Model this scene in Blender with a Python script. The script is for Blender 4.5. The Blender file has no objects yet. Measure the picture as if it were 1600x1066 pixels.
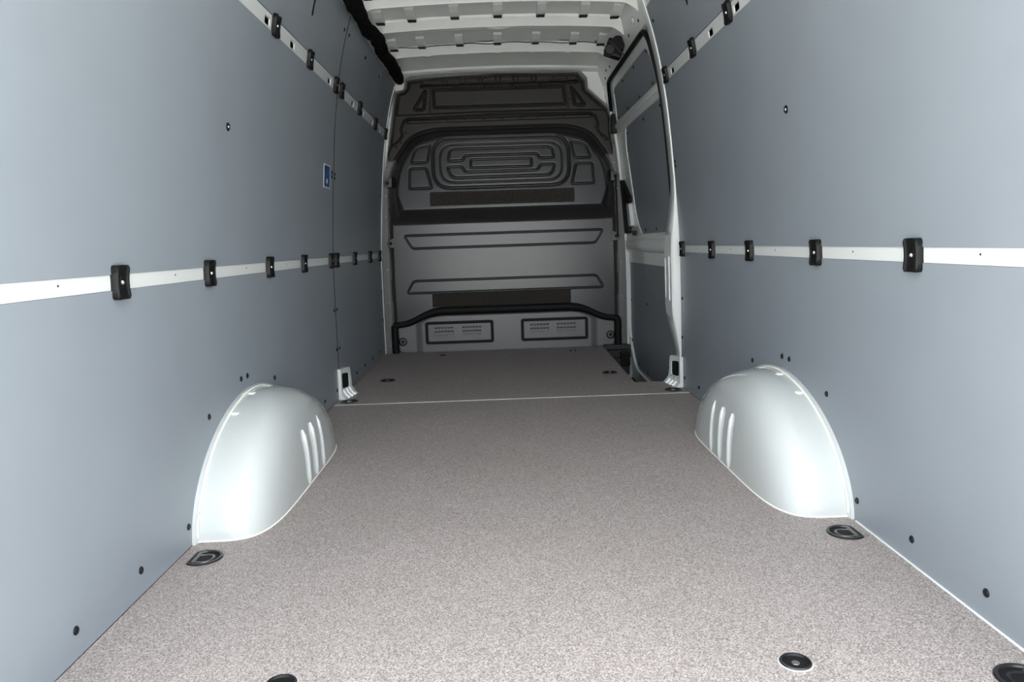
import bpy, bmesh, math, random
import numpy as np
from mathutils import Vector, Matrix
from mathutils.geometry import delaunay_2d_cdt

random.seed(4)
SC = bpy.context.scene
COL = SC.collection

# ------------------------------------------------------------------ camera
CAM = Vector((-0.0483, 0.0, 0.758))
PITCH, YAW, ROLL, FPX = 0.12847, 0.015407, -0.033826, 1180.0
fw = Vector((math.sin(YAW)*math.cos(PITCH), math.cos(YAW)*math.cos(PITCH), -math.sin(PITCH)))
rt0 = Vector((math.cos(YAW), -math.sin(YAW), 0)); up0 = rt0.cross(fw)
rt = math.cos(ROLL)*rt0 + math.sin(ROLL)*up0
up = -math.sin(ROLL)*rt0 + math.cos(ROLL)*up0
cd = bpy.data.cameras.new('camera'); cam = bpy.data.objects.new('camera', cd); COL.objects.link(cam)
cd.sensor_width = 36.0; cd.lens = FPX/1600*36; cd.clip_start = 0.02
cam.matrix_world = Matrix(((rt.x, up.x, -fw.x, CAM.x), (rt.y, up.y, -fw.y, CAM.y), (rt.z, up.z, -fw.z, CAM.z), (0, 0, 0, 1)))
SC.camera = cam

# ------------------------------------------------------------------ daylight
W = bpy.data.worlds.new('overcast_sky'); SC.world = W; W.use_nodes = True
bg = W.node_tree.nodes['Background']
bg.inputs[0].default_value = (0.93, 0.97, 1.0, 1); bg.inputs[1].default_value = 0.86
pl = bpy.data.lights.new('rear_opening_portal', 'AREA'); pl.shape = 'RECTANGLE'; pl.size = 1.76; pl.size_y = 1.98
pl.cycles.is_portal = True
po = bpy.data.objects.new('rear_opening_portal', pl); COL.objects.link(po)
po.location = (0, 0.93, 0.97); po.rotation_euler = (math.radians(90), 0, 0)
sl_ = bpy.data.lights.new('sun', 'SUN'); sl_.energy = 7.0; sl_.angle = 0.02; sl_.color = (1.0, 0.95, 0.88)  # unseen sun, added so ground bounce brightens the roof and far end
so_ = bpy.data.objects.new('sun', sl_); COL.objects.link(so_); so_.rotation_euler = Vector((0.45, -0.9, -1.25)).to_track_quat('-Z', 'Y').to_euler()
SC.view_settings.view_transform = 'Standard'; SC.view_settings.look = 'None'
SC.view_settings.gamma = 1.0; SC.view_settings.use_curve_mapping = False
SC.view_settings.exposure = 2.8
SC.cycles.max_bounces = 14; SC.cycles.diffuse_bounces = 8

# ------------------------------------------------------------------ materials
def mat(name, col, rough=0.5, metal=0.0, coat=0.0, noise=None, bump=None, spec=0.5):
    """noise=(scale, amount): colour mottling; bump=(scale, strength, distance)"""
    m = bpy.data.materials.new(name); m.use_nodes = True
    nt = m.node_tree; b = nt.nodes['Principled BSDF']
    b.inputs['Base Color'].default_value = (*col, 1); b.inputs['Roughness'].default_value = rough
    b.inputs['Metallic'].default_value = metal; b.inputs['Coat Weight'].default_value = coat
    b.inputs['Coat Roughness'].default_value = 0.06
    b.inputs['Specular IOR Level'].default_value = spec
    tc = nt.nodes.new('ShaderNodeTexCoord')
    if noise:
        n = nt.nodes.new('ShaderNodeTexNoise'); n.inputs['Scale'].default_value = noise[0]; n.inputs['Detail'].default_value = 4
        nt.links.new(tc.outputs['Object'], n.inputs['Vector'])
        r = nt.nodes.new('ShaderNodeValToRGB')
        a = noise[1]
        r.color_ramp.elements[0].position = 0.3; r.color_ramp.elements[1].position = 0.7
        r.color_ramp.elements[0].color = (*[c*(1-a) for c in col], 1); r.color_ramp.elements[1].color = (*[min(1, c*(1+a)) for c in col], 1)
        nt.links.new(n.outputs['Fac'], r.inputs['Fac']); nt.links.new(r.outputs['Color'], b.inputs['Base Color'])
    if bump:
        n = nt.nodes.new('ShaderNodeTexNoise'); n.inputs['Scale'].default_value = bump[0]; n.inputs['Detail'].default_value = 2
        nt.links.new(tc.outputs['Object'], n.inputs['Vector'])
        bp = nt.nodes.new('ShaderNodeBump'); bp.inputs['Strength'].default_value = bump[1]; bp.inputs['Distance'].default_value = bump[2]
        nt.links.new(n.outputs['Fac'], bp.inputs['Height']); nt.links.new(bp.outputs['Normal'], b.inputs['Normal'])
    return m

M = {
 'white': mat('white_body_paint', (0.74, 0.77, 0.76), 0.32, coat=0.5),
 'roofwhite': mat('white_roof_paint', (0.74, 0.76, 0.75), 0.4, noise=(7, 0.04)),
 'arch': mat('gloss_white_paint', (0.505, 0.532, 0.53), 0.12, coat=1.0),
 'seam': mat('cream_seam_sealer', (0.80, 0.79, 0.72), 0.5),
 'panel': mat('blue_grey_panel', (0.212, 0.238, 0.266), 0.42, noise=(3.0, 0.035), bump=(420, 0.05, 0.001)),
 'doorpanel': mat('blue_grey_door_panel', (0.212, 0.238, 0.266), 0.42, noise=(3.0, 0.035)),
 'black': mat('black_plastic', (0.006, 0.006, 0.0063), 0.42, spec=0.16),
 'blacksoft': mat('black_rubber', (0.006, 0.006, 0.0065), 0.6, spec=0.2),
 'blackgloss': mat('black_gloss_steel', (0.010, 0.010, 0.011), 0.3),
 'rivet': mat('dark_rivet_plastic', (0.007, 0.008, 0.010), 0.4, spec=0.2),
 'steel': mat('bright_steel', (0.75, 0.75, 0.74), 0.25, metal=1.0),
 'dullsteel': mat('dull_steel', (0.22, 0.22, 0.215), 0.4, metal=0.9),
 'mould': mat('charcoal_moulded_plastic', (0.030, 0.030, 0.032), 0.27, noise=(5, 0.05), bump=(300, 0.04, 0.0005)),
 'frame': mat('brown_grey_sheet', (0.024, 0.0218, 0.0205), 0.5, noise=(6, 0.06), spec=0.3),
 'flange': mat('grey_flange_sheet', (0.12, 0.117, 0.113), 0.45, noise=(9, 0.06)),
 'vent': mat('grey_vent_plastic', (0.150, 0.151, 0.155), 0.34),
 'felt': mat('brown_black_felt', (0.026, 0.023, 0.020), 0.95, noise=(160, 0.75), bump=(220, 0.6, 0.004)),
 'tape': mat('black_loom_tape', (0.004, 0.004, 0.0045), 0.85, spec=0.1, bump=(60, 0.8, 0.01)),
 'alu': mat('seam_aluminium', (0.72, 0.70, 0.66), 0.45, metal=0.2),
 'blue': mat('blue_sticker_print', (0.012, 0.055, 0.20), 0.35, noise=(22, 0.5)),
 'pale': mat('pale_sticker_border', (0.55, 0.62, 0.70), 0.4),
 'ground': mat('pale_concrete', (0.42, 0.42, 0.40), 0.9, noise=(2, 0.1)),
 'halo': mat('worn_grey_ring', (0.42, 0.43, 0.43), 0.6),
 'rail': mat('white_rail_paint', (0.58, 0.60, 0.595), 0.35),
 'grey': mat('grey_plastic', (0.028, 0.028, 0.029), 0.5, spec=0.3),
 'greylight': mat('light_grey_plastic', (0.55, 0.58, 0.58), 0.4),
}

def floor_material():
    m = bpy.data.materials.new('speckled_anti_slip_board'); m.use_nodes = True
    nt = m.node_tree; b = nt.nodes['Principled BSDF']; L = nt.links.new
    tc = nt.nodes.new('ShaderNodeTexCoord')
    v = nt.nodes.new('ShaderNodeTexVoronoi'); v.inputs['Scale'].default_value = 430; v.inputs['Randomness'].default_value = 1.0
    L(tc.outputs['Object'], v.inputs['Vector'])
    bw = nt.nodes.new('ShaderNodeSeparateColor'); L(v.outputs['Color'], bw.inputs[0])
    n = nt.nodes.new('ShaderNodeTexNoise'); n.inputs['Scale'].default_value = 300; n.inputs['Detail'].default_value = 3
    L(tc.outputs['Object'], n.inputs['Vector'])
    mx = nt.nodes.new('ShaderNodeMath'); mx.operation = 'MULTIPLY_ADD'; mx.inputs[1].default_value = 0.45; L(bw.outputs[0], mx.inputs[0])
    sc = nt.nodes.new('ShaderNodeMath'); sc.operation = 'MULTIPLY'; sc.inputs[1].default_value = 0.6; L(n.outputs['Fac'], sc.inputs[0]); L(sc.outputs[0], mx.inputs[2])
    r = nt.nodes.new('ShaderNodeValToRGB')
    e = r.color_ramp.elements
    e[0].position = 0.26; e[0].color = (0.120, 0.101, 0.096, 1)
    e[1].position = 0.80; e[1].color = (0.50, 0.46, 0.445, 1)
    k = e.new(0.52); k.color = (0.280, 0.246, 0.236, 1)
    L(mx.outputs[0], r.inputs['Fac'])
    n2 = nt.nodes.new('ShaderNodeTexNoise'); n2.inputs['Scale'].default_value = 2.2; n2.inputs['Detail'].default_value = 5
    L(tc.outputs['Object'], n2.inputs['Vector'])
    r2 = nt.nodes.new('ShaderNodeValToRGB'); r2.color_ramp.elements[0].position = 0.3; r2.color_ramp.elements[1].position = 0.7
    r2.color_ramp.elements[0].color = (0.92, 0.92, 0.91, 1); r2.color_ramp.elements[1].color = (1.0, 0.99, 0.99, 1)
    L(n2.outputs['Fac'], r2.inputs['Fac'])
    mc = nt.nodes.new('ShaderNodeMix'); mc.data_type = 'RGBA'; mc.blend_type = 'MULTIPLY'; mc.inputs[0].default_value = 1.0
    L(r.outputs['Color'], mc.inputs[6]); L(r2.outputs['Color'], mc.inputs[7]); L(mc.outputs[2], b.inputs['Base Color'])
    b.inputs['Roughness'].default_value = 0.55
    bp = nt.nodes.new('ShaderNodeBump'); bp.inputs['Strength'].default_value = 0.35; bp.inputs['Distance'].default_value = 0.0012
    L(mx.outputs[0], bp.inputs['Height']); L(bp.outputs['Normal'], b.inputs['Normal'])
    return m
M['floor'] = floor_material()

# ------------------------------------------------------------------ mesh helpers
class MB:
    def __init__(self): self.v = []; self.f = []
    def add(self, verts, faces):
        o = len(self.v); self.v += [tuple(p) for p in verts]; self.f += [tuple(i+o for i in f) for f in faces]; return self
    def box(self, a, b):
        x0, y0, z0 = [min(p, q) for p, q in zip(a, b)]; x1, y1, z1 = [max(p, q) for p, q in zip(a, b)]
        return self.add([(x0,y0,z0),(x1,y0,z0),(x1,y1,z0),(x0,y1,z0),(x0,y0,z1),(x1,y0,z1),(x1,y1,z1),(x0,y1,z1)],
                        [(0,3,2,1),(4,5,6,7),(0,1,5,4),(1,2,6,5),(2,3,7,6),(3,0,4,7)])
    def loft(self, rings, caps=True, closed=True):
        n = len(rings[0]); vs = [p for r in rings for p in r]; fs = []
        for i in range(len(rings)-1):
            for j in range(n if closed else n-1):
                k = (j+1) % n; fs.append((i*n+j, i*n+k, (i+1)*n+k, (i+1)*n+j))
        if caps: fs.append(tuple(reversed(range(n)))); fs.append(tuple((len(rings)-1)*n+j for j in range(n)))
        return self.add(vs, fs)
    def tube(self, path, r, n=8):
        path = [Vector(p) for p in path]; rings = []
        for i, p in enumerate(path):
            t = (path[min(i+1, len(path)-1)] - path[max(i-1, 0)]).normalized()
            u = t.cross(Vector((0, 0, 1)) if abs(t.z) < 0.9 else Vector((1, 0, 0))).normalized(); w = t.cross(u)
            rr = r[i] if isinstance(r, (list, tuple)) else r
            rings.append([tuple(p + rr*(math.cos(2*math.pi*j/n)*u + math.sin(2*math.pi*j/n)*w)) for j in range(n)])
        return self.loft(rings)
    def lathe(self, prof, n=16, origin=(0, 0, 0)):
        """prof = [(radius, height)] around local z"""
        rings = [[(origin[0]+r*math.cos(2*math.pi*j/n), origin[1]+r*math.sin(2*math.pi*j/n), origin[2]+h) for j in range(n)] for r, h in prof]
        return self.loft(rings)
    def build(self, name, m, parent=None, smooth=False, bevel=0, angle=None):
        me = bpy.data.meshes.new(name); me.from_pydata(self.v, [], self.f)
        bm = bmesh.new(); bm.from_mesh(me); bmesh.ops.recalc_face_normals(bm, faces=bm.faces)
        if bevel: bmesh.ops.bevel(bm, geom=[e for e in bm.edges if len(e.link_faces) == 2 and e.calc_face_angle(0) > 0.6], offset=bevel, segments=2, affect='EDGES', profile=0.6)
        bm.to_mesh(me); bm.free()
        return link(me, name, m, parent, smooth)

def link(me, name, m, parent=None, smooth=False):
    if m is not None and not me.materials: me.materials.append(M[m] if isinstance(m, str) else m)
    if smooth:
        me.polygons.foreach_set('use_smooth', [True]*len(me.polygons))
        me.set_sharp_from_angle(angle=math.radians(38))
    o = bpy.data.objects.new(name, me); COL.objects.link(o)
    if parent: o.parent = parent
    return o

def empty(name, loc=(0, 0, 0), parent=None):
    o = bpy.data.objects.new(name, None); COL.objects.link(o); o.location = loc; o.empty_display_size = 0.05
    if parent: o.parent = parent
    return o
def tag(o, label, cat, group=None):
    o['label'] = label; o['category'] = cat
    if group: o['group'] = group
    return o
def structure(o): o['kind'] = 'structure'; return o
def instance(src_mesh, name, parent, mtx):
    o = bpy.data.objects.new(name, src_mesh); COL.objects.link(o)
    if parent: o.parent = parent
    o.matrix_basis = mtx
    return o

def inside(p, poly):
    x, y = p; c = False; n = len(poly); j = n-1
    for i in range(n):
        xi, yi = poly[i]; xj, yj = poly[j]
        if (yi > y) != (yj > y) and x < (xj-xi)*(y-yi)/(yj-yi)+xi: c = not c
        j = i
    return c
def roundpoly(pts, r, seg=5):
    out = []; n = len(pts)
    for i in range(n):
        p = Vector(pts[i]); a = Vector(pts[i-1])-p; b = Vector(pts[(i+1) % n])-p
        rr = r[i] if isinstance(r, (list, tuple)) else r
        la, lb = a.length, b.length; a.normalize(); b.normalize()
        t = min(rr, la*0.48, lb*0.48)
        if t < 1e-5: out.append(tuple(p)); continue
        s, e = p+a*t, p+b*t
        for k in range(seg+1):
            u = k/seg; q = s*(1-u)**2 + p*2*u*(1-u) + e*u*u; out.append(tuple(q))
    return out
def sheet(name, poly, holes, front, back, m, parent=None, cuts=(), ycuts=(), smooth=False, edge=None):
    """a plate cut from a flat outline (u,v) with holes; front/back map (u,v) to 3D"""
    verts = []; edges = []
    for lp in [poly]+list(holes):
        o = len(verts); verts += [Vector((p[0], p[1])) for p in lp]; n = len(lp)
        edges += [(o+i, o+(i+1) % n) for i in range(n)]
    vo, eo, fo, _, _, _ = delaunay_2d_cdt(verts, edges, [], 0, 1e-6)
    keep = []
    for f in fo:
        c = (sum(vo[i].x for i in f)/len(f), sum(vo[i].y for i in f)/len(f))
        if inside(c, poly) and not any(inside(c, h) for h in holes): keep.append(f)
    bm = bmesh.new(); bv = [bm.verts.new((p.x, p.y, 0)) for p in vo]
    for f in keep:
        try: bm.faces.new([bv[i] for i in f])
        except ValueError: pass
    bmesh.ops.delete(bm, geom=[v for v in bm.verts if not v.link_faces], context='VERTS')
    bmesh.ops.dissolve_limit(bm, angle_limit=0.01, verts=bm.verts, edges=bm.edges) if not holes else None
    for c in cuts: bmesh.ops.bisect_plane(bm, geom=bm.verts[:]+bm.edges[:]+bm.faces[:], plane_co=(0, c, 0), plane_no=(0, 1, 0))
    for c in ycuts: bmesh.ops.bisect_plane(bm, geom=bm.verts[:]+bm.edges[:]+bm.faces[:], plane_co=(c, 0, 0), plane_no=(1, 0, 0))
    bmesh.ops.triangulate(bm, faces=[f for f in bm.faces if len(f.verts) > 4])
    bm.verts.index_update()
    mb = MB(); n = len(bm.verts)
    mb.v = [tuple(front(v.co.x, v.co.y)) for v in bm.verts] + [tuple(back(v.co.x, v.co.y)) for v in bm.verts]
    for f in bm.faces:
        ids = [v.index for v in f.verts]; mb.f.append(tuple(ids)); mb.f.append(tuple(i+n for i in reversed(ids)))
    for e in bm.edges:
        if len(e.link_faces) == 1:
            a, b = e.verts[0].index, e.verts[1].index; mb.f.append((a, b, b+n, a+n))
    bm.free()
    nface = len(mb.f); nside = sum(1 for f in mb.f if len(f) == 4 and (f[2] >= n) != (f[0] >= n))
    o = mb.build(name, m, parent, smooth)
    if edge:
        o.data.materials.append(M[edge])
        for p in o.data.polygons:
            a = [v < n for v in p.vertices]
            if any(a) and not all(a): p.material_index = 1
    return o

# ------------------------------------------------------------------ wall profile (half width at height z)
ZP = [-0.40, -0.10, 0.0, 0.25, 0.5, 0.73, 1.04, 1.345, 1.555, 1.72, 1.85, 1.93, 2.05]
XP = [0.875, 0.875, 0.875, 0.8748, 0.873, 0.868, 0.848, 0.820, 0.790, 0.755, 0.717, 0.690, 0.645]
def wx(z):
    z = max(ZP[0], min(ZP[-1], z))
    for i in range(len(ZP)-1):
        if z <= ZP[i+1]:
            h = ZP[i+1]-ZP[i]; t = (z-ZP[i])/h
            def sl(k):
                if k == 0 or k == len(ZP)-1: return (XP[1]-XP[0])/(ZP[1]-ZP[0]) if k == 0 else (XP[-1]-XP[-2])/(ZP[-1]-ZP[-2])
                return (XP[k+1]-XP[k-1])/(ZP[k+1]-ZP[k-1])
            m0, m1 = sl(i)*h, sl(i+1)*h
            return (2*t**3-3*t*t+1)*XP[i] + (t**3-2*t*t+t)*m0 + (-2*t**3+3*t*t)*XP[i+1] + (t**3-t*t)*m1
def wn(z):                       # inward tilt: unit normal (pointing inwards) in (x,z) for side +1
    d = (wx(z+0.005)-wx(z-0.005))/0.01
    v = Vector((-1, 0, d)); return v.normalized()
ZC = [0.04*k for k in range(-8, 50)]
def surf(s, d): return lambda y, z: (s*(wx(z)+d), y, z)
def wall_matrix(s, y, z, d=0.0):
    """local z = into the van, local y = up along the wall, local x = along van"""
    n = wn(z); nz = Vector((s*n.x, 0, n.z)); ly = Vector((0, 1, 0)); lx = ly.cross(nz) * -1
    upv = Vector((nz.z*-nz.x/ max(abs(nz.x), 1e-6), 0, abs(nz.x)))
    upv = (Vector((0, 0, 1)) - nz*nz.z).normalized(); xx = upv.cross(nz)
    p = Vector((s*(wx(z)+d), y, z))
    return Matrix(((xx.x, upv.x, nz.x, p.x), (xx.y, upv.y, nz.y, p.y), (xx.z, upv.z, nz.z, p.z), (0, 0, 0, 1)))

# shared small meshes ---------------------------------------------------------
def mesh_only(mb, name, m, smooth=True):
    o = mb.build(name, m, None, smooth); me = o.data; bpy.data.objects.remove(o); return me
RIVET = mesh_only(MB().lathe([(0.0088, -0.001), (0.0088, 0.0015), (0.0072, 0.0032), (0.0045, 0.0030), (0.0040, 0.0018), (0.0, 0.0018)], 14), 'rivet', 'rivet')
BOLT = mesh_only(MB().lathe([(0.0075, -0.002), (0.0075, 0.003), (0.0055, 0.0055), (0.0, 0.006)], 10), 'bolt', 'dullsteel')
BOLTB = mesh_only(MB().lathe([(0.0095, -0.002), (0.0095, 0.004), (0.006, 0.006), (0.0, 0.006)], 10), 'bolt', 'black')
SCREW = mesh_only(MB().lathe([(0.0058, -0.004), (0.0056, 0.001), (0.004, 0.0034), (0.0016, 0.0036), (0.0, 0.0022)], 12), 'screw', 'steel')
WASHER = mesh_only(MB().lathe([(0.0125, -0.001), (0.0125, 0.002), (0.010, 0.004), (0.007, 0.0035), (0.006, 0.001), (0.0, 0.001)], 16), 'screw_cup', 'black')

def clip_mesh():
    mb = MB(); nu, nv = 22, 12; hw, hh = 0.030, 0.037
    top = []
    for i in range(nu+1):
        for j in range(nv+1):
            u = -1+2*i/nu; v = -1+2*j/nv
            # rounded corners
            r = 0.35; uu, vv = u, v
            if abs(u) > 1-r and abs(v) > 1-r*0.8:
                a = (abs(u)-(1-r))/r; b = (abs(v)-(1-r*0.8))/(r*0.8); l = max(a, b); k = l/math.hypot(a, b) if math.hypot(a, b) > 0 else 1
                uu = math.copysign((1-r)+a*k*r, u); vv = math.copysign((1-r*0.8)+b*k*r*0.8, v)
            h = 0.013 + 0.0035*vv*vv - 0.004*max(0, 1-(abs(uu)/0.62)**6)*0.8
            h += 0.0016*math.exp(-((abs(uu)-0.68)/0.07)**2)
            h += -0.004*math.exp(-((uu*hw)**2+(vv*hh)**2)/0.009**2)
            if i in (0, nu) or j in (0, nv): h -= 0.003
            wv = hw*(1-0.10*(1-vv*vv))
            top.append((uu*wv, vv*hh, h))
    idx = lambda i, j: i*(nv+1)+j
    mb.add(top, [(idx(i, j), idx(i+1, j), idx(i+1, j+1), idx(i, j+1)) for i in range(nu) for j in range(nv)])
    rim = [idx(i, 0) for i in range(nu+1)] + [idx(nu, j) for j in range(1, nv+1)] + [idx(i, nv) for i in range(nu-1, -1, -1)] + [idx(0, j) for j in range(nv-1, 0, -1)]
    o = len(mb.v); mb.v += [(mb.v[k][0]*1.02, mb.v[k][1]*1.01, -0.004) for k in rim]; n = len(rim)
    mb.f += [(rim[k], rim[(k+1) % n], o+(k+1) % n, o+k) for k in range(n)]; mb.f.append(tuple(o+k for k in range(n)))
    return mesh_only(mb, 'clip', 'black')
CLIP = clip_mesh()

Y0, YB, YSEAM = 0.95, 5.42, 3.812       # rear opening, bulkhead plane, panel seam

# ================================================================== THE SETTING
# ---- ground outside the rear doors
g = MB().box((-14, -16, -0.72), (14, 12, -0.67)).build('ground', 'ground'); structure(g)
g['label'] = 'pale concrete ground outside the open rear doors'

# ---- body shell
def body_side(s, name):
    o = sheet(name, [(Y0, -0.34), (5.52, -0.34), (5.52, 0.66), (Y0, 0.66)], [], lambda y, z: (s*(wx(z)+0.062), y, z), lambda y, z: (s*(wx(z)+0.085), y, z), 'white', cuts=ZC, smooth=True)
    sheet('upper_side', [(Y0, 0.655), (5.52, 0.655), (5.52, 1.96), (Y0, 1.96)], [], lambda y, z: (s*(wx(z)+0.062), y, z), lambda y, z: (s*(wx(z)+0.085), y, z), 'white', o, cuts=ZC, smooth=True)
    structure(o); return o
wall_left = body_side(-1, 'wall_left'); wall_left['label'] = 'left cargo wall of white steel lined with blue-grey panels'
wall_right = body_side(1, 'wall_right'); wall_right['label'] = 'right cargo wall of white steel lined with blue-grey panels'
front = MB().box((-0.97, 5.455, -0.34), (0.97, 5.50, 2.06)).build('wall_front', 'white'); structure(front); front['label'] = 'white steel cab opening behind the dark bulkhead'

# ---- roof
def roof_prof(d):
    p = [(-0.80, 1.88), (-0.765, 1.925), (-0.73, 1.965), (-0.68, 1.998), (-0.60, 2.015), (-0.40, 2.026), (-0.2, 2.032), (0, 2.034)]
    p = p + [(-x, z) for x, z in reversed(p[:-1])]
    return [(x, z+d) for x, z in p]
ceil = MB().loft([[(x, y, z) for x, z in roof_prof(0)+list(reversed(roof_prof(0.02)))] for y in (Y0, 5.50)]).build('ceiling', 'roofwhite', smooth=True)
structure(ceil); ceil['label'] = 'bare white steel roof skin with cross bows'
def skin(x): return 2.034-0.020*(abs(x)/0.62)**2
def arc(x): return 1.962-0.022*(abs(x)/0.68)**2-0.05*max(0, (abs(x)-0.63)/0.085)**1.5      # lower lip of the bows
XB = [-0.715, -0.69, -0.67, -0.65, -0.63, -0.6, -0.5, -0.35, -0.2, 0, 0.2, 0.35, 0.5, 0.6, 0.63, 0.65, 0.67, 0.69, 0.715]
TABX = [-0.642, -0.47, -0.235, 0.0, 0.235, 0.47, 0.642]
BOWS = [3.967, 4.400, 4.970]
EXTRA = [1.55, 2.15, 2.75, 3.36]
for bi, yl in enumerate(EXTRA+BOWS):
    rings = []
    for x in XB:
        z = arc(x); zt = max(skin(x)+0.008, z+0.045); zs = zt-0.010
        rings.append([(x, yl-0.285, zt), (x, yl-0.275, zs), (x, yl-0.062, z+0.046), (x, yl-0.056, z+0.052), (x, yl-0.052, z+0.052), (x, yl-0.050, z+0.040), (x, yl-0.044, z+0.033), (x, yl-0.008, z+0.004), (x, yl-0.003, z-0.003), (x, yl+0.003, z-0.003), (x, yl+0.006, z+0.004), (x, yl+0.008, zt+0.004), (x, yl-0.1, zt+0.010)])
    bow = MB().loft(rings).build('roof_bow', 'roofwhite', ceil, smooth=True)
    for tx in TABX:                       # pressed tabs between bow and roof skin
        z = arc(tx); w = 0.025
        prof = [(yl-0.215, skin(tx)-0.006), (yl-0.200, skin(tx)-0.020), (yl-0.150, z+0.038), (yl-0.110, z+0.033), (yl-0.062, z+0.034), (yl-0.060, z+0.058), (yl-0.19, skin(tx)+0.006)]
        tb = MB().loft([[(tx+sx, y, zz) for y, zz in prof] for sx in (-w, w)]).build('bow_tab', 'roofwhite', ceil)
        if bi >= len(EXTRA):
            MB().box((tx-w*0.9, yl-0.085, z+0.029), (tx+w*0.9, yl-0.046, z+0.046)).build('tab_shade', 'blacksoft', tb)  # black block stands in for the shadowed gap where tab meets bow
    # dashes of seam sealer along the front lip
    if bi >= len(EXTRA):
        mb = MB()
        for k in range(9):
            x = -0.56+0.14*k+random.uniform(-0.02, 0.02); z = arc(x)
            mb.lathe([(0.0, -0.002), (0.022, -0.002), (0.018, 0.005), (0, 0.006)], 10, (0, 0, 0))
            for i in range(len(mb.v)-40, len(mb.v)):
                vx, vy, vz = mb.v[i]; mb.v[i] = (x+vx, yl+0.006+vy*0.25, z+0.004-vz)
        mb.build('lip_sealer', 'seam', bow, smooth=True)
# front roof header above the bulkhead
rings = []
for x in [-0.70, -0.6, -0.45, -0.3, -0.15, 0, 0.15, 0.3, 0.45, 0.6, 0.70]:
    z = 1.956-0.022*(abs(x)/0.7)**2; zk = skin(x)
    rings.append([(x, 5.05, zk+0.003), (x, 5.08, zk-0.004), (x, 5.372, z+0.012), (x, 5.378, z+0.002), (x, 5.386, z-0.004), (x, 5.45, z-0.012), (x, 5.45, zk+0.01)])
MB().loft(rings).build('roof_header', 'roofwhite', ceil, smooth=True)
# round pressed bosses and one shallow dish in the skin between the bows
for x in (-0.225, 0.0, 0.225, -0.46, 0.46):
    MB().lathe([(0.024, 0.004), (0.020, -0.008), (0.0, -0.010)], 14, (x, 5.19, skin(x)-0.024)).build('roof_boss', 'roofwhite', ceil, smooth=True)
mb = MB(); mb.lathe([(0.115, 0.006), (0.100, -0.010), (0.088, -0.010), (0.080, 0.006)], 28, (0.005, 4.60, 2.032)); mb.build('roof_dish', 'roofwhite', ceil, smooth=True)

# ---- floor
AYC, AA, AB, AH, AN, AM = 2.450, 0.517, 0.190, 0.312, 1.9, 5.0       # wheel arch superellipsoid
def arch_plan(s, grow=0.0, n=28):
    pts = []
    for k in range(n+1):
        t = math.pi*k/n; c, si = math.cos(t), math.sin(t)
        y = AYC - math.copysign(abs(c)**(2/AM), c)*(AA+grow); d = abs(si)**(2/AM)*(AB+grow)
        pts.append((s*(0.875-d), y))
    return pts
floor = MB().box((-0.95, Y0, -0.36), (0.95, 5.50, -0.33)).build('floor', 'black'); structure(floor); floor['label'] = 'cargo floor of speckled grey-brown anti-slip boards'
RINGS = [  # x, y, kind
 (-0.812, 1.826, 'D'), (0.812, 1.826, 'D'), (0.815, 1.172, 'D'), (-0.815, 1.172, 'D'),
 (-0.457, 1.252, 'R'), (0.457, 1.252, 'R'),
 (-0.815, 3.727, 'O'), (0.813, 3.727, 'O'), (-0.703, 4.290, 'O'), (0.577, 4.290, 'O'),
 (-0.453, 5.212, 'S'), (0.455, 5.212, 'S')]
RAD = {'D': 0.046, 'R': 0.0275, 'O': 0.043, 'S': 0.022}
def ring_outline(kind, n=36, k=1.0):
    r = RAD[kind]*k; pts = []
    for i in range(n):
        a = 2*math.pi*i/n; x, y = r*math.cos(a), r*math.sin(a)
        if kind == 'D' and x > 0.030*k: x = 0.030*k + (x-0.030*k)*0.05; y *= 1.12
        pts.append((x, y))
    return pts
def hole(i):
    x, y, kd = RINGS[i]; s = 1 if x > 0 else -1
    return [(x+s*px, y+py) for px, py in ring_outline(kd, 24, 0.93)]
rear = [(-0.8745, Y0), (0.8745, Y0)] + [(p[0]*1.0-0.0005*1, p[1]) for p in arch_plan(1, -0.004)] + [(0.8745, 3.642), (-0.8745, 3.642)] + [(p[0]+0.0005, p[1]) for p in reversed(arch_plan(-1, -0.004))]
FT = 0.0
flat = lambda z: (lambda x, y: (x, y, z))
sheet('floor_board', rear, [hole(i) for i in range(6)], flat(0.0), flat(-0.012), 'floor', floor)
frontp = [(-0.8745, 3.647), (0.8745, 3.647), (0.8745, 3.80), (0.905, 3.835), (0.905, 3.962), (0.662, 3.968), (0.690, 5.395), (-0.8745, 5.395)]
sheet('floor_board', frontp, [hole(i) for i in range(6, 12)], flat(0.0), flat(-0.012), 'floor', floor)
MB().box((-0.8745, 3.6405, -0.011), (0.8745, 3.6485, 0.0015)).build('joint_strip', 'alu', floor)
MB().box((0.8705, Y0, -0.011), (0.8748, 1.900, 0.0022)).build('edge_strip', 'white', floor)
MB().box((-0.8745, Y0, -0.30), (0.66, 5.395, -0.034)).build('sub_floor', 'black', floor)
MB().box((0.655, Y0, -0.30), (0.8745, 3.80, -0.034)).build('sub_floor', 'black', floor)
MB().box((0.655, 3.79, -0.30), (0.93, 3.955, -0.034)).build('sub_floor', 'black', floor)
# entry step well beside the sliding door
step = MB().box((0.66, 3.955, -0.28), (0.905, 5.41, -0.24)).build('entry_step', 'black', floor)
mb = MB().box((0.695, 5.31, -0.010), (0.872, 5.405, 0.012)).box((0.692, 5.30, -0.016), (0.875, 5.325, 0.018))
mb.build('step_ledge', 'grey', step, bevel=0.003)
for k in range(4):
    MB().box((0.668, 5.305-0.028*k, -0.075-0.055*k), (0.878-0.01*k, 5.405, -0.022-0.055*k)).build('step_rib', 'grey', step, bevel=0.003)
MB().box((0.80, 5.26, -0.14), (0.86, 5.32, -0.03)).build('step_catch', 'black', step, bevel=0.006)

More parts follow.
